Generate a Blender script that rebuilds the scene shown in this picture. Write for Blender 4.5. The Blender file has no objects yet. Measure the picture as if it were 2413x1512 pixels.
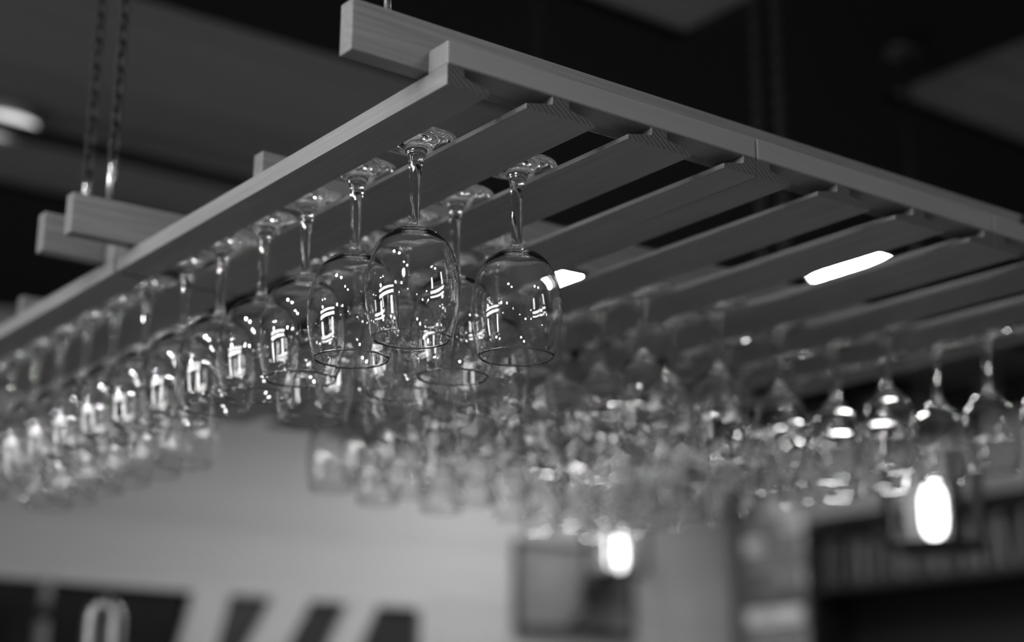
import bpy, bmesh, math, random
from mathutils import Vector, Matrix

random.seed(7)
SC = bpy.context.scene
COL = SC.collection
PI = math.pi
S = 0.35            # metres per rack unit width
RB = 2.05           # height of the underside of the rack slats
CEIL = RB + 2.6 * S  # underside of the ceiling beams (2.96 m)

# ------------------------------------------------------------------ camera
cam_d = bpy.data.cameras.new('camera')
cam = bpy.data.objects.new('camera', cam_d)
COL.objects.link(cam)
cr = Vector((0.80174499, -0.59761886, 0.00752729))
cu = Vector((-0.16470944, -0.20882672, 0.96398247))
cf = Vector((0.57452221, 0.77410793, 0.26585925))
cam.matrix_world = Matrix(((cr.x, cu.x, -cf.x, -0.67939), (cr.y, cu.y, -cf.y, -1.00543),
                           (cr.z, cu.z, -cf.z, RB - 0.53208), (0, 0, 0, 1)))
cam_d.sensor_width = 36.0
cam_d.lens = 3834.2 / 2413 * 36.0
cam_d.clip_start = 0.05
cam_d.dof.use_dof = True
cam_d.dof.focus_distance = 1.44
cam_d.dof.aperture_fstop = 2.15
SC.camera = cam

# ------------------------------------------------------------------ world, exposure
world = bpy.data.worlds.new('world')
SC.world = world
world.use_nodes = True
world.node_tree.nodes['Background'].inputs[0].default_value = (0.5, 0.5, 0.5, 1)
world.node_tree.nodes['Background'].inputs[1].default_value = 0.05
SC.view_settings.view_transform = 'Standard'
SC.view_settings.look = 'None'
SC.view_settings.gamma = 1.0
SC.view_settings.use_curve_mapping = False
SC.view_settings.exposure = 0.0
cy = SC.cycles
cy.max_bounces = 24
cy.diffuse_bounces = 4
cy.glossy_bounces = 10
cy.transmission_bounces = 24
cy.transparent_max_bounces = 16
cy.sample_clamp_indirect = 80.0
cy.use_denoising = True

WINDOW_LIGHT = 22.0
LAMP_LIGHT = 270.0
BULB_LIGHT = 7.0
ADDED_PENDANT_LIGHT = 450.0
ADDED_FILL_LIGHT = 42.0
ADDED_SPOT_LIGHT = 340.0
DIM_LAMP = 1.3


# ------------------------------------------------------------------ materials
def new_mat(name):
    m = bpy.data.materials.new(name)
    m.use_nodes = True
    nt = m.node_tree
    return m, nt, nt.nodes['Principled BSDF']


def g(v):
    return (v, v, v, 1)


def plain(name, v, rough=0.6, metal=0.0, spec=0.5, noise=0.0, scale=8.0, bump=0.0):
    m, nt, b = new_mat(name)
    b.inputs['Base Color'].default_value = g(v)
    b.inputs['Roughness'].default_value = rough
    b.inputs['Metallic'].default_value = metal
    b.inputs['Specular IOR Level'].default_value = spec
    if noise or bump:
        tc = nt.nodes.new('ShaderNodeTexCoord')
        n = nt.nodes.new('ShaderNodeTexNoise')
        n.inputs['Scale'].default_value = scale
        n.inputs['Detail'].default_value = 6
        nt.links.new(tc.outputs['Object'], n.inputs['Vector'])
        r = nt.nodes.new('ShaderNodeMapRange')
        r.inputs['From Min'].default_value = 0.25
        r.inputs['From Max'].default_value = 0.75
        r.inputs['To Min'].default_value = v * (1 - noise)
        r.inputs['To Max'].default_value = v * (1 + noise)
        nt.links.new(n.outputs['Fac'], r.inputs['Value'])
        nt.links.new(r.outputs['Result'], b.inputs['Base Color'])
        if bump:
            bp = nt.nodes.new('ShaderNodeBump')
            bp.inputs['Strength'].default_value = bump
            bp.inputs['Distance'].default_value = 0.002
            nt.links.new(n.outputs['Fac'], bp.inputs['Height'])
            nt.links.new(bp.outputs['Normal'], b.inputs['Normal'])
    return m


def wood(name, v, axis, rough=0.5, contrast=0.22, across=160.0, along=6.0, bump=0.25):
    """Straight fine grain running along one object axis."""
    m, nt, b = new_mat(name)
    tc = nt.nodes.new('ShaderNodeTexCoord')
    oi = nt.nodes.new('ShaderNodeObjectInfo')
    off = nt.nodes.new('ShaderNodeMath'); off.operation = 'MULTIPLY'; off.inputs[1].default_value = 13.7
    nt.links.new(oi.outputs['Random'], off.inputs[0])
    add = nt.nodes.new('ShaderNodeVectorMath'); add.operation = 'ADD'
    nt.links.new(tc.outputs['Object'], add.inputs[0])
    nt.links.new(off.outputs[0], add.inputs[1])
    mp = nt.nodes.new('ShaderNodeMapping')
    sc = [across] * 3
    sc[axis] = along
    mp.inputs['Scale'].default_value = sc
    nt.links.new(add.outputs[0], mp.inputs['Vector'])
    n1 = nt.nodes.new('ShaderNodeTexNoise')
    n1.inputs['Scale'].default_value = 1.0
    n1.inputs['Detail'].default_value = 4
    n1.inputs['Distortion'].default_value = 0.4
    nt.links.new(mp.outputs['Vector'], n1.inputs['Vector'])
    mp2 = nt.nodes.new('ShaderNodeMapping')
    sc2 = [across / 7] * 3
    sc2[axis] = along / 3
    mp2.inputs['Scale'].default_value = sc2
    nt.links.new(add.outputs[0], mp2.inputs['Vector'])
    n2 = nt.nodes.new('ShaderNodeTexNoise')
    n2.inputs['Scale'].default_value = 1.0
    n2.inputs['Detail'].default_value = 3
    nt.links.new(mp2.outputs['Vector'], n2.inputs['Vector'])
    mx = nt.nodes.new('ShaderNodeMath'); mx.operation = 'ADD'
    nt.links.new(n1.outputs['Fac'], mx.inputs[0])
    wk = nt.nodes.new('ShaderNodeMath'); wk.operation = 'MULTIPLY_ADD'
    wk.inputs[1].default_value = 0.35; wk.inputs[2].default_value = 0.325
    nt.links.new(n2.outputs['Fac'], wk.inputs[0])
    nt.links.new(wk.outputs[0], mx.inputs[1])
    r = nt.nodes.new('ShaderNodeMapRange')
    r.inputs['From Min'].default_value = 0.65
    r.inputs['From Max'].default_value = 1.35
    r.inputs['To Min'].default_value = v * (1 - contrast)
    r.inputs['To Max'].default_value = v * (1 + contrast)
    nt.links.new(mx.outputs[0], r.inputs['Value'])
    # a small difference of tone from one piece to the next
    tone = nt.nodes.new('ShaderNodeMapRange')
    tone.inputs['To Min'].default_value = 0.92
    tone.inputs['To Max'].default_value = 1.08
    nt.links.new(oi.outputs['Random'], tone.inputs['Value'])
    mul = nt.nodes.new('ShaderNodeMath'); mul.operation = 'MULTIPLY'
    nt.links.new(r.outputs['Result'], mul.inputs[0])
    nt.links.new(tone.outputs['Result'], mul.inputs[1])
    nt.links.new(mul.outputs[0], b.inputs['Base Color'])
    b.inputs['Roughness'].default_value = rough
    b.inputs['Specular IOR Level'].default_value = 0.35
    bp = nt.nodes.new('ShaderNodeBump')
    bp.inputs['Strength'].default_value = bump
    bp.inputs['Distance'].default_value = 0.0008
    nt.links.new(n1.outputs['Fac'], bp.inputs['Height'])
    nt.links.new(bp.outputs['Normal'], b.inputs['Normal'])
    return m


def emit(name, v, strength):
    m, nt, b = new_mat(name)
    e = nt.nodes.new('ShaderNodeEmission')
    e.inputs['Color'].default_value = g(v)
    e.inputs['Strength'].default_value = strength
    nt.links.new(e.outputs[0], nt.nodes['Material Output'].inputs['Surface'])
    return m


def glass_mat(name, v, ior=1.5):
    m, nt, b = new_mat(name)
    gl = nt.nodes.new('ShaderNodeBsdfGlass')
    gl.inputs['Color'].default_value = g(v)
    gl.inputs['Roughness'].default_value = 0.0
    gl.inputs['IOR'].default_value = ior
    nt.links.new(gl.outputs[0], nt.nodes['Material Output'].inputs['Surface'])
    return m


def jar_mat(name):
    m, nt, b = new_mat(name)
    t = nt.nodes.new('ShaderNodeBsdfTransparent')
    d = nt.nodes.new('ShaderNodeBsdfTranslucent')
    gs = nt.nodes.new('ShaderNodeBsdfGlossy')
    gs.inputs['Roughness'].default_value = 0.05
    gs.inputs['Color'].default_value = g(0.9)
    d.inputs['Color'].default_value = g(0.8)
    m1 = nt.nodes.new('ShaderNodeMixShader'); m1.inputs[0].default_value = 0.13
    m2 = nt.nodes.new('ShaderNodeMixShader'); m2.inputs[0].default_value = 0.06
    nt.links.new(t.outputs[0], m1.inputs[1]); nt.links.new(d.outputs[0], m1.inputs[2])
    nt.links.new(m1.outputs[0], m2.inputs[1]); nt.links.new(gs.outputs[0], m2.inputs[2])
    nt.links.new(m2.outputs[0], nt.nodes['Material Output'].inputs['Surface'])
    return m


M = {}
M['wood_y'] = wood('slat_wood', 0.145, 1, across=220, along=7)
M['wood_x'] = wood('board_wood', 0.118, 0, contrast=0.32, across=220, along=8)
def end_grain(name, v):
    m, nt, b = new_mat(name)
    tc = nt.nodes.new('ShaderNodeTexCoord')
    mp = nt.nodes.new('ShaderNodeMapping')
    mp.inputs['Rotation'].default_value = (0, 0.9, 0)
    nt.links.new(tc.outputs['Object'], mp.inputs['Vector'])
    w = nt.nodes.new('ShaderNodeTexWave')
    w.bands_direction = 'X'
    w.inputs['Scale'].default_value = 75
    w.inputs['Distortion'].default_value = 2.5
    w.inputs['Detail'].default_value = 2
    nt.links.new(mp.outputs['Vector'], w.inputs['Vector'])
    r = nt.nodes.new('ShaderNodeMapRange')
    r.inputs['To Min'].default_value = v * .65
    r.inputs['To Max'].default_value = v * 1.3
    nt.links.new(w.outputs['Fac'], r.inputs['Value'])
    nt.links.new(r.outputs['Result'], b.inputs['Base Color'])
    b.inputs['Roughness'].default_value = 0.8
    b.inputs['Specular IOR Level'].default_value = 0.2
    return m


M['end_grain'] = end_grain('end_grain', 0.055)
M['rail_wood'] = wood('rail_wood', 0.145, 0, contrast=0.08, bump=0.1)
M['glass'] = glass_mat('clear_glass', 0.985)
M['jar'] = jar_mat('lantern_glass')
M['steel'] = plain('bright_steel', 0.5, 0.25, 1.0)
M['iron'] = plain('dark_iron', 0.008, 0.55, 0.0, spec=0.25)
M['black'] = plain('black_paint', 0.002, 0.7, spec=0.2)
M['beam'] = plain('black_beam', 0.002, 0.8, spec=0.15, noise=0.2, scale=4)
M['ceiling'] = wood('ceiling_plank_wood', 0.105, 0, contrast=0.16, across=40, along=1.5, rough=0.6)
M['ceil_base'] = plain('ceiling_backing', 0.05, 0.9)
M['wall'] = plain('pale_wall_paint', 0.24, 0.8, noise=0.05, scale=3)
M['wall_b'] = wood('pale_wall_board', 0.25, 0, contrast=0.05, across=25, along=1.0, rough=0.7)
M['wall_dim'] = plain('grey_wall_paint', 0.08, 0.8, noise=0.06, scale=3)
M['trimw'] = plain('white_trim', 0.26, 0.5)
M['floor'] = plain('floor_tile', 0.24, 0.5, noise=0.2, scale=2)
M['pane_dark'] = plain('dark_window_glass', 0.005, 0.2)
M['pane_mid'] = plain('dusky_window_glass', 0.016, 0.3)
M['brick'] = plain('pale_brick', 0.13, 0.85, noise=0.35, scale=14, bump=0.5)
M['brick2'] = plain('light_brick', 0.36, 0.85, noise=0.3, scale=14, bump=0.5)
M['brick3'] = plain('worn_brick', 0.07, 0.85, noise=0.35, scale=14, bump=0.5)
M['mortar'] = plain('mortar', 0.04, 0.9)
M['canvas'] = plain('grey_canvas', 0.11, 0.8, noise=0.45, scale=3.0)
M['frame'] = plain('dark_frame', 0.02, 0.5)
M['lamp'] = emit('lamp_diffuser', 1.0, LAMP_LIGHT)
M['added_pendant_bulb'] = emit('added_bright_bulb', 1.0, ADDED_PENDANT_LIGHT)
M['added_fill_bulb'] = emit('added_fill_bulb', 1.0, ADDED_FILL_LIGHT)
M['spot'] = emit('added_spot_lens', 1.0, ADDED_SPOT_LIGHT)
M['lamp_dim'] = emit('dim_lamp_diffuser', 1.0, DIM_LAMP)
M['bulb'] = emit('glowing_bulb', 1.0, BULB_LIGHT)
M['daylight'] = emit('daylight_pane', 1.0, WINDOW_LIGHT)
M['lamp_rim'] = plain('lamp_rim', 0.2, 0.4)
M['counter'] = plain('dark_counter', 0.05, 0.4)
M['faucet_metal'] = plain('worn_chrome', 0.26, 0.35, 1.0)
M['chrome'] = plain('chrome', 0.55, 0.22, 1.0)
M['book1'] = plain('dark_book_cover', 0.012, 0.6)
M['book2'] = plain('grey_book_cover', 0.025, 0.6)
M['book3'] = plain('pale_book_cover', 0.045, 0.6)
M['pole'] = plain('pale_pole', 0.12, 0.5)


# ------------------------------------------------------------------ helpers
def obj(name, me, mat, parent=None, loc=(0, 0, 0), rot=(0, 0, 0)):
    o = bpy.data.objects.new(name, me)
    if mat is not None and len(me.materials) == 0:
        me.materials.append(M[mat] if isinstance(mat, str) else mat)
    COL.objects.link(o)
    o.location = loc
    o.rotation_euler = rot
    if parent is not None:
        o.parent = parent
    return o


def mesh_of(bm, name='mesh', smooth=False):
    me = bpy.data.meshes.new(name)
    bmesh.ops.recalc_face_normals(bm, faces=bm.faces)
    if smooth:
        for f in bm.faces:
            f.smooth = True
    bm.to_mesh(me)
    bm.free()
    return me


def add_box(bm, x0, x1, y0, y1, z0, z1, bevel=0.0):
    r = bmesh.ops.create_cube(bm, size=1.0)
    vs = r['verts']
    for v in vs:
        v.co = Vector(((x0 + x1) / 2 + v.co.x * (x1 - x0), (y0 + y1) / 2 + v.co.y * (y1 - y0),
                       (z0 + z1) / 2 + v.co.z * (z1 - z0)))
    if bevel:
        es = list({e for v in vs for e in v.link_edges})
        bmesh.ops.bevel(bm, geom=es, offset=bevel, segments=2, affect='EDGES', profile=0.5)


def box_mesh(x0, x1, y0, y1, z0, z1, bevel=0.0):
    bm = bmesh.new()
    add_box(bm, x0, x1, y0, y1, z0, z1, bevel)
    return mesh_of(bm)


def prism_mesh(profile, y0, y1):
    """x-z profile extruded along y."""
    bm = bmesh.new()
    a = [bm.verts.new((x, y0, z)) for x, z in profile]
    b = [bm.verts.new((x, y1, z)) for x, z in profile]
    n = len(profile)
    bm.faces.new(a).material_index = 1
    bm.faces.new(b[::-1]).material_index = 1
    for i in range(n):
        j = (i + 1) % n
        bm.faces.new((a[i], b[i], b[j], a[j]))
    return mesh_of(bm)


def lathe_mesh(profile, seg=48, smooth=True, flip=False):
    """(r, z) profile spun round z; points with r = 0 close to a pole."""
    verts, faces, rings = [], [], []
    for r, z in profile:
        if r <= 1e-7:
            rings.append([len(verts)])
            verts.append((0, 0, z))
        else:
            k = len(verts)
            for i in range(seg):
                a = 2 * PI * i / seg
                verts.append((r * math.cos(a), r * math.sin(a), z))
            rings.append(list(range(k, k + seg)))
    for p, q in zip(rings, rings[1:]):
        if len(p) == 1 and len(q) == 1:
            continue
        for i in range(seg):
            j = (i + 1) % seg
            if len(p) == 1:
                f = (p[0], q[j], q[i])
            elif len(q) == 1:
                f = (p[i], p[j], q[0])
            else:
                f = (p[i], p[j], q[j], q[i])
            faces.append(f[::-1] if flip else f)
    me = bpy.data.meshes.new('lathe')
    me.from_pydata(verts, [], faces)
    if smooth:
        me.polygons.foreach_set('use_smooth', [True] * len(me.polygons))
    me.update()
    return me


def tube_mesh(pts, rad, seg=10, closed=False):
    pts = [Vector(p) for p in pts]
    n = len(pts)
    verts, faces = [], []
    up = None
    for i, p in enumerate(pts):
        if closed:
            t = (pts[(i + 1) % n] - pts[i - 1]).normalized()
        else:
            t = (pts[min(i + 1, n - 1)] - pts[max(i - 1, 0)]).normalized()
        if up is None:
            a = Vector((0, 0, 1)) if abs(t.z) < 0.9 else Vector((1, 0, 0))
            up = (a - t * a.dot(t)).normalized()
        else:
            up = (up - t * up.dot(t)).normalized()
        w = t.cross(up)
        r = rad[i] if isinstance(rad, (list, tuple)) else rad
        for k in range(seg):
            a = 2 * PI * k / seg
            verts.append(p + up * (r * math.cos(a)) + w * (r * math.sin(a)))
    m = n if closed else n - 1
    for i in range(m):
        for k in range(seg):
            l = (k + 1) % seg
            a, b = i * seg, ((i + 1) % n) * seg
            faces.append((a + k, a + l, b + l, b + k))
    if not closed:
        faces.append(tuple(range(seg))[::-1])
        faces.append(tuple(range((n - 1) * seg, n * seg)))
    me = bpy.data.meshes.new('tube')
    me.from_pydata([tuple(v) for v in verts], [], faces)
    me.polygons.foreach_set('use_smooth', [True] * len(me.polygons))
    me.update()
    return me


def tag(o, label, cat, group=None):
    o['label'] = label
    o['category'] = cat
    if group:
        o['group'] = group
    return o


def thing(name, label, cat, loc=(0, 0, 0), rotz=0.0, group=None):
    o = bpy.data.objects.new(name, None)
    COL.objects.link(o)
    o.empty_display_size = 0.05
    o.location = loc
    o.rotation_euler = (0, 0, rotz)
    return tag(o, label, cat, group)


def struct(name, me, mat, label, loc=(0, 0, 0)):
    o = obj(name, me, mat, None, loc)
    o['kind'] = 'structure'
    o['label'] = label
    o['category'] = name.split('_')[0]
    return o


# ================================================================== the room
XL, XR = -4.2, 4.3       # left wall, right wall
YF, YB = -4.4, 4.1       # wall behind the camera, back wall
CT = CEIL + 0.02         # underside of the planks

struct('floor', box_mesh(XL - .1, XR + .1, YF - .1, YB + .1, -0.1, 0), 'floor', 'dark bar room floor under the racks')

# ---- ceiling: backing slab, planks in the coffers, black beams between them
ceiling = struct('ceiling', box_mesh(XL - .1, XR + .1, YF - .1, YB + .1, CT + 0.018, CT + 0.12), 'ceil_base',
                 'planked wooden ceiling crossed by wide black beams')


def planks(x0, x1, y0, y1, w=0.118):
    n = max(1, round((y1 - y0) / w))
    w = (y1 - y0) / n
    me = box_mesh(0, x1 - x0, 0.002, w - 0.002, 0, 0.0175, 0.0015)
    for i in range(n):
        obj('plank', me, 'ceiling', ceiling, (x0, y0 + i * w, CT))


BX0, BX1 = 4.07 * S, 5.62 * S
planks(XL, BX0, 5.0 * S, 8.5 * S)
planks(XL, BX0, -9.0 * S, 3.56 * S)
planks(BX1, XR, -9.0 * S, 3.42 * S)
planks(BX1 - 0.25, XR, 6.75 * S, 8.5 * S)


def beam(n, x0, x1, y0, y1, z0=CEIL, label=''):
    struct('trim_%d' % n, box_mesh(x0, x1, y0, y1, z0, CT + 0.0175), 'beam', label)


beam(1, XL, BX0, 3.56 * S, 5.0 * S, label='wide black ceiling beam between two planked panels')
beam(2, BX0, BX1, -9.0 * S, 6.75 * S, label='wide black ceiling beam crossing towards the back wall')
beam(3, BX1, XR, 3.42 * S, 6.75 * S, label='broad black ceiling beam reaching the right wall')
beam(4, XL, XR, 8.5 * S, YB, label='black ceiling beam along the pale back wall')
beam(5, XL, XR, YF, -9.0 * S, label='black ceiling beam along the wall facing the racks')
rail = struct('trim_6', box_mesh(XL, BX0, 6.93 * S, 7.10 * S, RB + 2.45 * S, RB + 2.50 * S), 'black',
              'slim black rail hung under the ceiling planks')
for xx in (-2.6, -0.9, 1.3):
    obj('hanger', box_mesh(xx - .012, xx + .012, 7.00 * S, 7.04 * S, RB + 2.5 * S, CT), 'black', rail)


def ceiling_lamp(x, y, label, r=0.105, mat='lamp'):
    t = thing('ceiling_lamp', label, 'lamp', (x, y, CT - 0.028), 0, 'round ceiling lamps')
    obj('rim', lathe_mesh([(r, 0.002), (r + .008, 0.0), (r + .012, 0.006), (r + .012, 0.028), (r, 0.028), (r, 0.002)], 40), 'lamp_rim', t)
    obj('diffuser', lathe_mesh([(0, 0.004), (r * .6, 0.0045), (r - .001, 0.008), (r - .001, 0.02), (0, 0.02)], 40), mat, t)
    return t


ceiling_lamp(1.33 * S, 7.27 * S, 'round glowing ceiling lamp crossed by the slim black rail', r=0.088, mat='lamp_dim')
ceiling_lamp(6.52 * S, 7.62 * S, 'round glowing ceiling lamp between black beam and pale back wall')
ceiling_lamp(8.23 * S, 6.0 * S, 'round glowing ceiling lamp set in the broad black beam', r=0.115)
ADDED_SPOTS = [((-1.0, -0.15), (-1.0, 0.2), 'over the gap between racks and transom wall'), ((-2.7, 1.1), (-2.7, 1.5), 'close to the transom windows'),
         ((-1.3, -1.1), (-1.3, -0.75), 'over the seating'), ((0.55, -1.7), (0.9, -1.7), 'before the wall facing the racks'),
         ((2.65, 0.2), (2.65, -0.15), 'between the racks and the shelf cabinet'), ((3.35, 3.25), (3.7, 3.25), 'over the brick pier corner'),
         ((2.8, 3.5), (3.12, 3.5), 'washing the pale back wall')]  # last pair added to brighten the back wall
for p, q, where in ADDED_SPOTS:  # small spots added to put sparkle on the glasses
    RS = .046 if p == (2.8, 3.5) else .034 if p[0] > 2.6 else .060
    ceiling_lamp(p[0], p[1], 'added round ceiling spot, first of the pair ' + where, r=RS, mat='spot')
    ceiling_lamp(q[0], q[1], 'added round ceiling spot, second of the pair ' + where, r=RS, mat='spot')

# ---- back wall: pale boards over a dark glazed opening
WZ = 2.09                # head of the opening
struct('wall_back', box_mesh(XL - .1, XR + .1, YB + 0.02, YB + 0.12, 0, CT + .02), 'wall', 'pale painted back wall behind the glasses')
wb = bpy.data.objects['wall_back']
for z0, z1 in ((WZ + .03, 2.325), (2.327, 2.64), (2.642, CT + .015)):
    obj('board', box_mesh(XL, XR, YB, YB + 0.0195, z0, z1, 0.002), 'wall_b', wb)
obj('board', box_mesh(2.72, XR, YB, YB + 0.0195, 0.0, WZ + .028, 0.002), 'wall_b', wb)
obj('board', box_mesh(XL, 0.2, YB, YB + 0.0195, 0.0, WZ + .028, 0.002), 'wall_b', wb)
w1 = struct('window_1', box_mesh(0.25, 2.68, YB + .005, YB + .019, 1.0, WZ), 'pane_dark', 'wide dark window under the pale boards of the back wall')
fr = bmesh.new()
add_box(fr, 0.2, 2.72, YB - .03, YB + .0185, WZ, WZ + .029)
add_box(fr, 2.68, 2.72, YB - .03, YB + .0185, 0.96, WZ)
add_box(fr, 0.2, 0.24, YB - .03, YB + .0185, 0.96, WZ)
add_box(fr, 0.2, 2.72, YB - .03, YB + .0185, 0.92, 0.96)
obj('window_frame', mesh_of(fr), 'trimw', w1)
obj('pane', box_mesh(1.80, 2.68, YB - .004, YB + .004, 0.97, WZ - .001), 'pane_mid', w1)
# slanting white boards across the window


def slant(xt, xb, w, name='slanted_board'):
    zt, zb = WZ - 0.001, 0.97
    dx = (xb - xt) / 0.19 * (zt - zb) * 1.0
    dx = max(dx, -0.62)
    bm = bmesh.new()
    vs = []
    for y in (YB - .032, YB - .006):
        vs.append([bm.verts.new(p) for p in ((xt - w / 2, y, zt), (xt + w / 2, y, zt), (xt + dx + w / 2, y, zb), (xt + dx - w / 2, y, zb))])
    bm.faces.new(vs[0]); bm.faces.new(vs[1][::-1])
    for i in range(4):
        j = (i + 1) % 4
        bm.faces.new((vs[0][i], vs[1][i], vs[1][j], vs[0][j]))
    return obj(name, mesh_of(bm), 'trimw', w1)


slant(1.83, 1.785, 0.135)
slant(2.14, 2.02, 0.15)
slant(2.43, 2.335, 0.125)

# ---- right wall: brick pier, then a dark shelf niche under a grey band
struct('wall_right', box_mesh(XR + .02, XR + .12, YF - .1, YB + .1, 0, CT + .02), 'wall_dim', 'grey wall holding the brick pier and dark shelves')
wr = bpy.data.objects['wall_right']
BP0, BP1 = 3.43, 4.07
pier = obj('brick_pier', box_mesh(XR - .03, XR + .019, BP0, BP1, 0, CT - .02), 'mortar', wr)
bw, bh = 0.21, 0.065
bme = {k: box_mesh(0, 0.03, 0, bw, 0, bh, 0.005) for k in ('brick', 'brick2', 'brick3')}
hme = {k: box_mesh(0, 0.03, 0, bw / 2 - .005, 0, bh, 0.005) for k in ('brick', 'brick2', 'brick3')}
for c in range(int((CT - .05) / 0.075)):
    z = 0.005 + c * 0.075
    y = BP0 + 0.002
    if c % 2:
        k = random.choice(('brick', 'brick', 'brick2', 'brick3'))
        obj('brick', hme[k], k, pier, (XR - .048 + random.uniform(-.003, .003), y, z))
        y += bw / 2 + .005
    while y + bw <= BP1 + .001:
        k = random.choice(('brick', 'brick', 'brick2', 'brick3'))
        obj('brick', bme[k], k, pier, (XR - .048 + random.uniform(-.003, .003), y, z))
        y += bw + .01
    if y + bw / 2 <= BP1 + .001:
        k = random.choice(('brick', 'brick2', 'brick3'))
        obj('brick', hme[k], k, pier, (XR - .048, y, z))
# grey band over the niche and the dark frieze above it
obj('grey_band', box_mesh(XR - .26, XR + .019, YF + .1, BP0 - .003, 2.47, 2.74), 'wall_dim', wr)
obj('dark_frieze', box_mesh(XR - .02, XR + .019, YF + .1, BP0 - .003, 2.741, CEIL - .001), 'black', wr)
for i in range(9):
    y = 3.2 - i * 0.27 - random.uniform(0, .05)
    obj('frieze_post', box_mesh(XR - .07, XR - .021, y, y + 0.09, 2.742, CEIL - .002), 'book2', wr)

shelf = thing('shelf_cabinet', 'tall black open shelf cabinet standing beside the brick pier', 'cabinet', (XR - .13, 2.4, 0))
sy0, sy1 = 1.42 - 2.4, BP0 - .01 - 2.4
obj('back_panel', box_mesh(.10, .13, sy0, sy1, 0, 2.46), 'black', shelf)
obj('side_panel', box_mesh(-.13, .0995, sy1 - .03, sy1, 0, 2.46), 'black', shelf)
obj('side_panel', box_mesh(-.13, .0995, sy0, sy0 + .03, 0, 2.46), 'black', shelf)
for z in (0.05, 0.6, 1.15, 1.7, 2.21, 2.44):
    obj('shelf_board', box_mesh(-.13, .0995, sy0 + .0305, sy1 - .0305, z - .025, z - .001), 'black', shelf)
# upright books and menus on the visible shelf
by = 3.36
NTH = lambda n: '%d%s' % (n + 1, {1: 'st', 2: 'nd', 3: 'rd'}.get((n + 1) % 10 if (n + 1) // 10 != 1 else 0, 'th'))
i = 0
while by > 1.6:
    w = random.uniform(0.018, 0.038)
    h = random.uniform(0.15, 0.19)
    lean = random.choice((0, 0, 0, .10, -.08, 0.04))
    mat = random.choice(('book1', 'book2', 'book2', 'book3'))
    b = thing('book', '%s upright book, %s from the brick pier on the black shelf' % ({'book1': 'dark', 'book2': 'grey', 'book3': 'pale'}[mat], NTH(i)), 'book',
              (XR - .235, by - w - abs(math.tan(lean)) * h / 2, 2.2095 + abs(math.sin(lean)) * w / 2), 0, 'books on the black shelf')
    b.rotation_euler = (lean, 0, 0)
    obj('cover', box_mesh(0, .15, -w / 2, w / 2, 0, h, .002), mat, b)
    obj('pages', box_mesh(.004, .1525, -w / 2 + .003, w / 2 - .003, .003, h + .001), 'pole', b)
    by -= w + abs(math.tan(lean)) * h + random.uniform(.012, .035)
    i += 1

# ---- walls behind the camera, daylight windows
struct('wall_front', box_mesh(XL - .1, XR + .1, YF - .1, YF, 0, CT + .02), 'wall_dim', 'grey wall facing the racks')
# a long transom over two narrow lights in the left wall
wl = bmesh.new()
OPEN = ((-0.7, 2.5, 2.30, 2.52), (-0.7, 2.5, 2.60, 2.80), (-0.5, -0.1, 1.25, 2.22), (1.9, 2.3, 1.25, 2.22))
zs = sorted({0, CT + .02} | {v for o in OPEN for v in o[2:]})
for za, zb in zip(zs, zs[1:]):
    holes = sorted((o[0], o[1]) for o in OPEN if o[2] <= za and o[3] >= zb)
    y = YF
    for ha, hb in holes + [(YB, YB)]:
        add_box(wl, XL - .1, XL, y, ha, za, zb)
        y = hb
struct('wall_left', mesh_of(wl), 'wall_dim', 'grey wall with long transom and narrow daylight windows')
for k, (a, b, z0, z1) in enumerate(OPEN):
    w = struct('window_%d' % (k + 2), box_mesh(XL - .07, XL - .055, a, b, z0, z1), 'daylight',
               ['long low transom window in the grey wall', 'long upper transom window in the grey wall',
                'narrow upright window under the transom towards the seating', 'narrow upright window under the transom towards the back wall'][k])
    f = bmesh.new()
    for (p, q, r, t) in ((a, a + .03, z0, z1), (b - .03, b, z0, z1), (a + .03, b - .03, z0, z0 + .03), (a + .03, b - .03, z1 - .03, z1)):
        add_box(f, XL - .05, XL - .01, p, q, r, t)
    obj('window_frame', mesh_of(f), 'frame', w)

# ---- pendant lamps added out of view for key light and glass sparkle
ADDED_PENDANTS = [(-1.75, -0.95, 2.36, 'first from the wall facing the racks'), (-1.75, -0.40, 2.36, 'second from the wall facing the racks'),
        (-1.75, 0.95, 2.36, 'nearest the back wall'), (-2.3, -2.3, 2.30, 'alone in the seating corner'),
        (0.1, -3.1, 2.25, 'hung close to the wall facing the racks'), (2.4, -2.2, 2.30, 'hung towards the shelf wall')]  # last three added behind the view, filling the front faces
me_shade = lathe_mesh([(.020, .075), (.034, .070), (.075, .020), (.073, .018), (.033, .066), (.020, .071)], 32)
me_bulb = lathe_mesh([(0, -.052), (.020, -.048), (.038, -.035), (.050, -.013), (.050, .006), (.034, .028), (.018, .044), (.014, .05)], 24)
me_bulb_s = me_bulb.copy()
for x, y, z, where in ADDED_PENDANTS:
    t = thing('added_pendant_lamp', 'added black pendant lamp with bare bulb, ' + where, 'lamp', (x, y, z), 0, 'pendant lamps added to light the racks')
    obj('shade', me_shade, 'iron', t)
    obj('bulb', me_bulb if x == -1.75 else me_bulb_s, 'added_pendant_bulb' if x == -1.75 else 'added_fill_bulb', t)
    obj('cord', tube_mesh([(0, 0, .0505), (0, 0, CT - z)], .004, 8), 'black', t)

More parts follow.
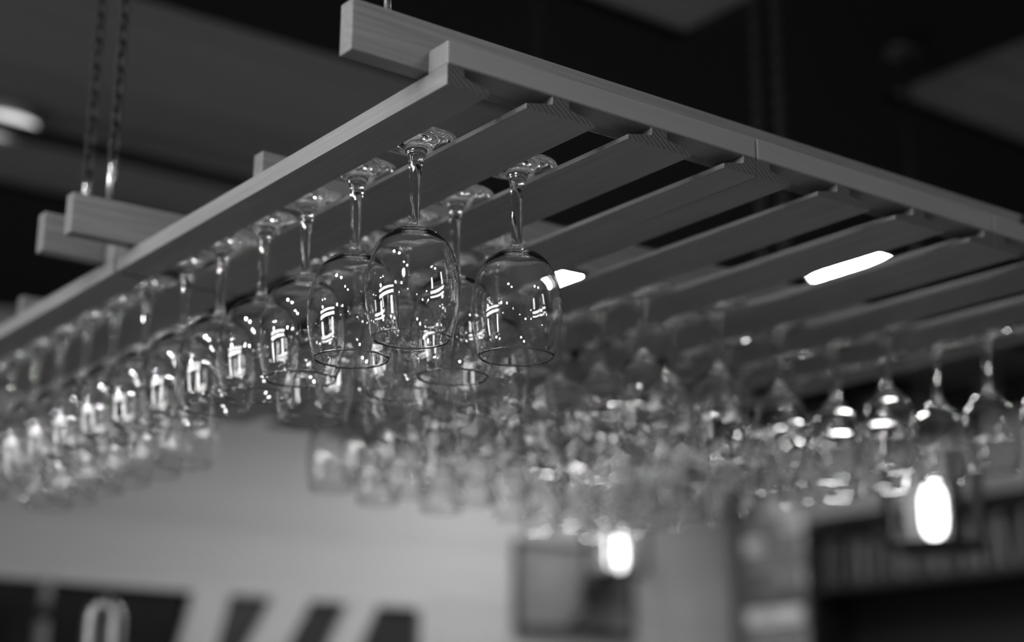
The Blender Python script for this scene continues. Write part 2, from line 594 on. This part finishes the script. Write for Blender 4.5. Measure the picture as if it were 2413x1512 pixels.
# ================================================================== the racks
ZB, ZT = 0.05 * S, 0.111 * S         # underside and top of the end rails
LY = 1.867 * S                       # length of a rack
P_, W1, W2 = 0.3189 * S, 0.1195 * S, 0.2092 * S
G_ = P_ - W2
hw, sh = W2 / 2, 0.025 * S
T_prof = [(-hw, 0), (hw, 0), (hw, .0042), (sh + .0015, .0095), (sh, .0112), (sh, ZB), (-sh, ZB), (-sh, .0112), (-sh - .0015, .0095), (-hw, .0042)]
st = .047 * S
H_prof = [(0, 0), (W1, 0), (W1, .0042), (st + .0015, .0095), (st, .0112), (st, ZB), (0, ZB)]
me_T = prism_mesh(T_prof, 0, LY)
me_L = prism_mesh(H_prof, 0, LY)
me_R = prism_mesh([(-x, z) for x, z in H_prof], 0, LY)
for me in (me_T, me_L, me_R):
    me.materials.append(M['wood_y'])
    me.materials.append(M['end_grain'])
me_rail = box_mesh(0, 0.9965 * S, 0, 0.0825 * S, ZB + .0001, ZT, 0.0018)
BT = 0.187 * S
me_board = box_mesh(-0.21 * S, 3.2 * S, 0, 0.053 * S, 0.0575 * S, BT, 0.0010)
me_mid = box_mesh(0.088 * S, 2.92 * S, 0, 0.053 * S, ZB + .0002, BT, 0.0010)

# open hook screwed into the boards
hp = [(0, 0, -.004), (0, 0, 0.034)]
for i in range(0, 13):
    a = PI * i / 12 * 1.45
    hp.append((.0055 - .0055 * math.cos(a), 0, .040 + .010 * math.sin(a)))
me_hook = tube_mesh(hp, .0030, 10)
HOOK_TOP = .045

SLOTS = [0.1743, 0.4933, 0.8122]


def make_rack(y0, label, hooks):
    r = thing('hanging_glass_rack', label, 'glass rack', (0, y0, RB), 0, 'wooden racks joined end to end')
    for k in range(3):
        x0 = k * S
        obj('end_rail', me_rail, 'rail_wood', r, (x0, 0, 0))
        obj('end_rail', me_rail, 'rail_wood', r, (x0, LY - 0.0825 * S, 0))
        obj('half_slat', me_L, 'wood_y', r, (x0, 0, 0))
        obj('slat', me_T, 'wood_y', r, (x0 + W1 + G_ + W2 / 2, 0, 0))
        obj('slat', me_T, 'wood_y', r, (x0 + W1 + G_ + W2 / 2 + P_, 0, 0))
        obj('half_slat', me_R, 'wood_y', r, (x0 + 0.9965 * S, 0, 0))
    obj('cross_board', me_board, 'wood_x', r, (0, 0.0827 * S, 0))
    obj('cross_board', me_board, 'wood_x', r, (0, LY - 0.0827 * S - .053 * S, 0))
    obj('short_board', me_mid, 'wood_x', r, (0, 1.067 * S, 0))
    for hx, hy in hooks:
        obj('hook', me_hook, 'steel', r, (hx * S, hy * S, BT), (0, 0, 0.9))
    return r


Y2 = 1.880 * S
fy = 0.0827 + 0.0265
ry = 1.867 - 0.0827 - 0.0265
rack1 = make_rack(0.0, 'pale wooden hanging glass rack whose end rail and slat ends are uncovered', [(-.1, fy), (-.085, ry), (2.95, fy), (2.95, ry)])
rack2 = make_rack(Y2, 'pale wooden hanging glass rack butted against the first rack, nearer the back wall', [(-.075, fy), (-.13, ry), (3.05, fy), (3.05, ry)])
# dark bolt head in the front board
obj('bolt', tube_mesh([(2.2633 * S, 0.0828 * S, 0.165 * S), (2.2633 * S, 0.0828 * S - .004, 0.165 * S)], .006, 12), 'iron', rack1)

# ---- chains of oval links up to the ceiling
lk = []
for i in range(20):
    a = 2 * PI * i / 20
    lk.append((.0054 * math.cos(a), 0, .0066 * math.sin(a) + (.0038 if math.sin(a) >= 0 else -.0038)))
me_link = tube_mesh(lk, .0021, 8, closed=True)
PITCH = .0165


def chain(hx, hy, label):
    zb = RB + BT + HOOK_TOP + .0055
    n = int((CEIL - zb) / PITCH)
    t = thing('chain', label, 'chain', (hx * S, hy * S, zb), 0.0, 'chains holding up the racks')
    off = .0055
    for i in range(n + 1):
        obj('link', me_link, 'iron', t, (off * math.cos(.9), off * math.sin(.9), .004 + i * PITCH), (0, 0, 0.5 + (PI / 2) * (i % 2)))


y2u = Y2 / S
chain(-.1, fy, 'dark link chain hooked to the front board of the first rack')
chain(-.085, ry, 'dark link chain at the bright side of the first rack\'s rear board')
chain(-.075, y2u + fy, 'dark link chain hooked to the second rack where it meets the first')
chain(2.95, fy, 'dark link chain at the far end of the first rack\'s front board')
chain(-.13, y2u + ry, 'dark link chain at the second rack\'s last board, on its bright outer side')
chain(3.05, y2u + ry, 'dark link chain at the far end of the second rack\'s last board')
chain(2.95, ry, 'dark link chain at the far end of the first rack\'s rear board')
chain(3.05, y2u + fy, 'dark link chain at the far end of the second rack\'s first board')

# ================================================================== wine glasses
# profile in metres, z = 0 at the underside of the slats; foot on top, rim at the bottom
wall = .0011
FT = .0106
r_ = lambda u: u * S
outer = [(.0052, -.026), (.0049, -.040), (.0049, -.056), (.0053, -.066), (.0066, -.0712)]       # stem
bowl_o = [(.0066, -.0712), (.0105, -.0738), (.0165, -.0758), (.0225, -.0793), (.0287, -.0850), (.0338, -.0925), (.0375, -.1015),
          (.0402, -.1120), (.0416, -.1230), (.0419, -.1320), (.0414, -.1410), (.0402, -.1505), (.0384, -.1600), (.0362, -.1680), (.0344, -.1733)]
foot = [(.0, FT - .0012), (.012, FT - .0004), (.030, FT), (.0364, FT), (.0370, FT - .0004), (.0372, FT - .0009), (.0368, FT - .0013), (.030, FT - .0026),
        (.0225, FT - .0042), (.0160, FT - .0064), (.0110, FT - .0100), (.0078, FT - .0160), (.0060, FT - .0245), (.0052, -.026)]


def smooth_curve(pts, n=4):
    out = []
    for i in range(len(pts) - 1):
        p0 = pts[max(i - 1, 0)]; p1 = pts[i]; p2 = pts[i + 1]; p3 = pts[min(i + 2, len(pts) - 1)]
        for k in range(n):
            t = k / n
            out.append(tuple(0.5 * (2 * p1[j] + (p2[j] - p0[j]) * t + (2 * p0[j] - 5 * p1[j] + 4 * p2[j] - p3[j]) * t * t
                                    + (-p0[j] + 3 * p1[j] - 3 * p2[j] + p3[j]) * t ** 3) for j in (0, 1)))
    out.append(pts[-1])
    return out


bo = smooth_curve(bowl_o, 3)
# inner surface: offset along the profile normal, thicker at the base of the bowl
bi = []
for i, p in enumerate(bo):
    a = bo[max(i - 1, 0)]; b = bo[min(i + 1, len(bo) - 1)]
    tx, tz = b[0] - a[0], b[1] - a[1]
    L = math.hypot(tx, tz)
    nx, nz = tz / L, -tx / L          # towards the axis, below the shoulder
    th = wall + .0030 * max(0, 1 - i / 14.0)
    q = (p[0] + nx * th, p[1] + nz * th)
    if q[0] > .004 and q[1] < -.0770:
        bi.append(q)
bi = [(0.0, bi[0][1] + .0004), (bi[0][0] * .5, bi[0][1] + .0003)] + bi
rim = [(bo[-1][0] - .0002, bo[-1][1] - .0006), (bo[-1][0] - wall / 2, bo[-1][1] - .0009), (bo[-1][0] - wall + .0001, bo[-1][1] - .0005)]
SEG = 56
me_bowl = lathe_mesh(bo + rim + bi[::-1], SEG, flip=True)
me_stem = lathe_mesh(smooth_curve(outer, 3), SEG, flip=True)
me_foot = lathe_mesh(foot, SEG, flip=True)


def slim(pts):      # the narrower glasses: same stem, slimmer bowl
    return [(r if r < .008 else .008 + (r - .008) * .755, z) for r, z in pts]


me_bowl2 = lathe_mesh(slim(bo + rim + bi[::-1]), SEG, flip=True)

ROWS1 = {  # distance of each glass from the free end of the first rack, in rack units
    0: [.400, .672, .955, 1.203, 1.458, 1.703],
    1: [.385, .673, .930, 1.180, 1.430],
    2: [.945, 1.200, 1.450],
    3: [1.24, 1.475, 1.71],
    4: [1.030, 1.255, 1.480, 1.715],
    5: [1.010, 1.245, 1.475, 1.715],
    6: [1.085, 1.345, 1.575],
    7: [.860, 1.115, 1.345, 1.575],
    8: [.425, .670, .900, 1.150, 1.380, 1.61],
}
ROWS2 = {  # the same for the second rack, from the joint
    0: [.125, .368, .611, .854, 1.097, 1.340, 1.583],
    1: [.46, .71, .96, 1.21, 1.46, 1.71],
    3: [.10, .35, .60],
    4: [.10, .32, .54, .76],
    5: [.10, .33, .56, .79],
    6: [.10, .32, .54, .76],
    7: [.11, .33, .55, .77, .99],
    8: [.12, .34, .56, .78, 1.00],
}
ORD = ['first', 'second', 'third', 'fourth', 'fifth', 'sixth', 'seventh', 'eighth', 'ninth', 'tenth']
SLOTN = ['outermost', 'second', 'third', 'fourth', 'fifth', 'sixth', 'seventh', 'eighth', 'ninth']


def place_glass(row, yu, label):
    x = (row // 3) + SLOTS[row % 3] + random.uniform(-.005, .005)
    t = thing('wine_glass', label, 'wine glass', (x * S, yu * S, RB + .0003), random.uniform(0, 6.28), 'wine glasses hung upside down in the racks')
    t.rotation_euler = (random.uniform(-.003, .003), random.uniform(-.005, .005), t.rotation_euler[2])
    obj('bowl', me_bowl if row < 3 else me_bowl2, 'glass', t)
    obj('stem', me_stem, 'glass', t)
    obj('foot', me_foot, 'glass', t)


for row, ys_ in ROWS1.items():
    for i, yu in enumerate(ys_):
        place_glass(row, yu, 'upside-down clear wine glass, %s from the free end in the first rack\'s %s slot' % (ORD[i], SLOTN[row]))
for row, ys_ in ROWS2.items():
    for i, yu in enumerate(ys_):
        place_glass(row, y2u + yu,
                    'upside-down clear wine glass, %s from the joint in the second rack\'s %s slot' % (ORD[i], SLOTN[row]))


# ================================================================== lanterns
def lantern_parts(t, w, h, bulb_r, bulb_h, zb):
    """Square black cage with a glass jar and a glowing bulb; zb is the underside."""
    a = w / 2
    p = .009
    obj('base_plate', box_mesh(-a, a, -a, a, zb, zb + .012, .002), 'iron', t)
    obj('top_plate', box_mesh(-a, a, -a, a, zb + h - .012, zb + h, .002), 'iron', t)
    pm = box_mesh(-p, p, -p, p, zb + .012, zb + h - .012)
    for sx in (-1, 1):
        for sy in (-1, 1):
            obj('post', pm, 'iron', t, (sx * (a - p), sy * (a - p), 0))
    jr = a * .72
    z = zb + .0125
    obj('jar', lathe_mesh([(0, z), (jr * .7, z), (jr * .95, z + .012), (jr, z + .035), (jr, z + h * .55), (jr * .9, z + h * .66), (jr * .6, z + h * .72), (jr * .6, z + h * .80)], 40), 'jar', t)
    zc = z + .008
    sk = obj('socket', lathe_mesh([(0, zc + bulb_h), (bulb_r * .45, zc + bulb_h), (bulb_r * .45, zb + h - .0125), (0, zb + h - .0125)], 24), 'iron', t)
    obj('bulb', lathe_mesh([(0, zc), (bulb_r * .6, zc + .006), (bulb_r * .92, zc + .02), (bulb_r, zc + .04), (bulb_r * .97, zc + bulb_h * .7),
                                (bulb_r * .6, zc + bulb_h * .9), (bulb_r * .35, zc + bulb_h)], 32), 'bulb', sk)


t = thing('pendant_lantern', 'black caged lantern with glowing bulb hung on a rod before the shelf cabinet', 'lantern', (1.806, .991, 1.925), 0.35)
lantern_parts(t, .150, .25, .023, .112, 0)
obj('rod', tube_mesh([(0, 0, .2505), (0, 0, CEIL - 1.925 - .012)], .006, 12), 'iron', t)
obj('ceiling_rose', lathe_mesh([(0, CEIL - 1.9255), (.04, CEIL - 1.9255), (.045, CEIL - 1.935), (.012, CEIL - 1.945), (0, CEIL - 1.945)], 24), 'iron', t)

pic = thing('picture', 'large grey mottled canvas in a dark frame on the back wall', 'picture', (3.42, YB - .001, 2.03))
pw, ph = .60, .36
obj('canvas', box_mesh(-pw / 2 + .02, pw / 2 - .02, -.022, 0, .03, ph - .02), 'canvas', pic)
obj('frame_bar', box_mesh(-pw / 2, pw / 2, -.035, 0, 0, .03, .002), 'frame', pic)
obj('frame_bar', box_mesh(-pw / 2, pw / 2, -.035, 0, ph - .02, ph, .002), 'frame', pic)
obj('frame_bar', box_mesh(-pw / 2, -pw / 2 + .02, -.035, 0, .0305, ph - .0205, .002), 'frame', pic)
obj('frame_bar', box_mesh(pw / 2 - .02, pw / 2, -.035, 0, .0305, ph - .0205, .002), 'frame', pic)

t = thing('wall_lantern', 'black caged lantern with glowing bulb on an iron bracket before the framed canvas', 'lantern', (3.525, YB - .15, 2.265))
lantern_parts(t, .185, .27, .031, .150, 0)
bm = bmesh.new()
dia = [(-.10, .0), (-.02, .0), (-.045, -.055), (-.125, -.15), (-.165, -.055)]
for k, y in enumerate((-.03, .03)):
    vs = [bm.verts.new((x, y, z)) for x, z in dia]
    bm.faces.new(vs if k else vs[::-1])
bm.verts.ensure_lookup_table()
n = len(dia)
for i in range(n):
    j = (i + 1) % n
    bm.faces.new((bm.verts[i], bm.verts[j], bm.verts[n + j], bm.verts[n + i]))
obj('bracket', mesh_of(bm), 'iron', t)
obj('bracket_arm', tube_mesh([(-.12, 0, -.13), (-.135, .06, -.17), (-.14, .115, -.195)], .010, 10), 'iron', t)

# ================================================================== spring-hose faucet and the counter it stands on
cn = thing('bar_counter', 'dark bar counter carrying the spring-hose faucet', 'counter', (0.47, 1.76, 0))
obj('cabinet_body', box_mesh(-.9, 1.6, -.25, .30, 0, .915), 'counter', cn)
obj('worktop', box_mesh(-.93, 1.63, -.29, .34, .9155, .955, .004), 'chrome', cn)
fx = thing('spring_faucet', 'tall faucet with a ribbed spring hose arched over at its top', 'faucet', (0.482, 1.761, .9555), math.radians(-38))
AR = .021                # arch radius
zt = 1.813 - .9555 - AR * 1.25 - .0185
hose = [(AR, 0, z) for z in [.45 + (zt - .45) * i / 6 for i in range(7)]]
for i in range(1, 16):
    a = PI * i / 16
    hose.append((AR * math.cos(a), 0, zt + AR * 1.25 * math.sin(a)))
hose += [(-AR - .004 * i / 6, 0, zt - .28 * i / 6) for i in range(7)]
obj('hose', tube_mesh(hose, .0135, 14), 'faucet_metal', fx)
# ribs
acc = [0]
for p, q in zip(hose, hose[1:]):
    acc.append(acc[-1] + (Vector(q) - Vector(p)).length)
rb = bmesh.new()
helix = []
tot = acc[-1]
step = .0009
s = 0.0
k = 0
while s < tot:
    while k < len(acc) - 2 and acc[k + 1] < s:
        k += 1
    f = (s - acc[k]) / max(acc[k + 1] - acc[k], 1e-9)
    p = Vector(hose[k]).lerp(Vector(hose[k + 1]), f)
    tt = (Vector(hose[k + 1]) - Vector(hose[k])).normalized()
    n1 = Vector((0, 1, 0))
    n2 = tt.cross(n1)
    a = 2 * PI * s / .0100
    helix.append(p + n1 * (.0163 * math.cos(a)) + n2 * (.0163 * math.sin(a)))
    s += step
obj('spring', tube_mesh(helix, .0021, 6), 'faucet_metal', fx)
obj('riser', tube_mesh([(AR, 0, .0), (AR, 0, .45)], .013, 16), 'chrome', fx)
obj('base_flange', lathe_mesh([(0, 0), (.05, 0), (.05, .012), (.03, .02), (0, .02)], 28), 'chrome', fx)
obj('spray_head', lathe_mesh([(0, zt - .40), (.02, zt - .40), (.016, zt - .36), (.011, zt - .281), (0, zt - .281)], 20), 'chrome', fx, (-AR - .004, 0, 0))
bpy.data.objects['spray_head'].location = (-AR - .004, 0, 0)

# pale pole with a dark collar before the dark window
t = thing('pole', 'slim pale pole with a dark collar standing before the dark window', 'pole', (1.21, YB - .12, 0))
obj('shaft', tube_mesh([(0, 0, 0), (0, 0, 1.955)], .020, 14), 'pole', t)
obj('collar', tube_mesh([(0, 0, 1.955), (0, 0, 1.99)], .021, 14), 'black', t)
obj('finial', tube_mesh([(0.004, 0, 1.99), (0.006, 0, 2.085)], .017, 14), 'pole', t)
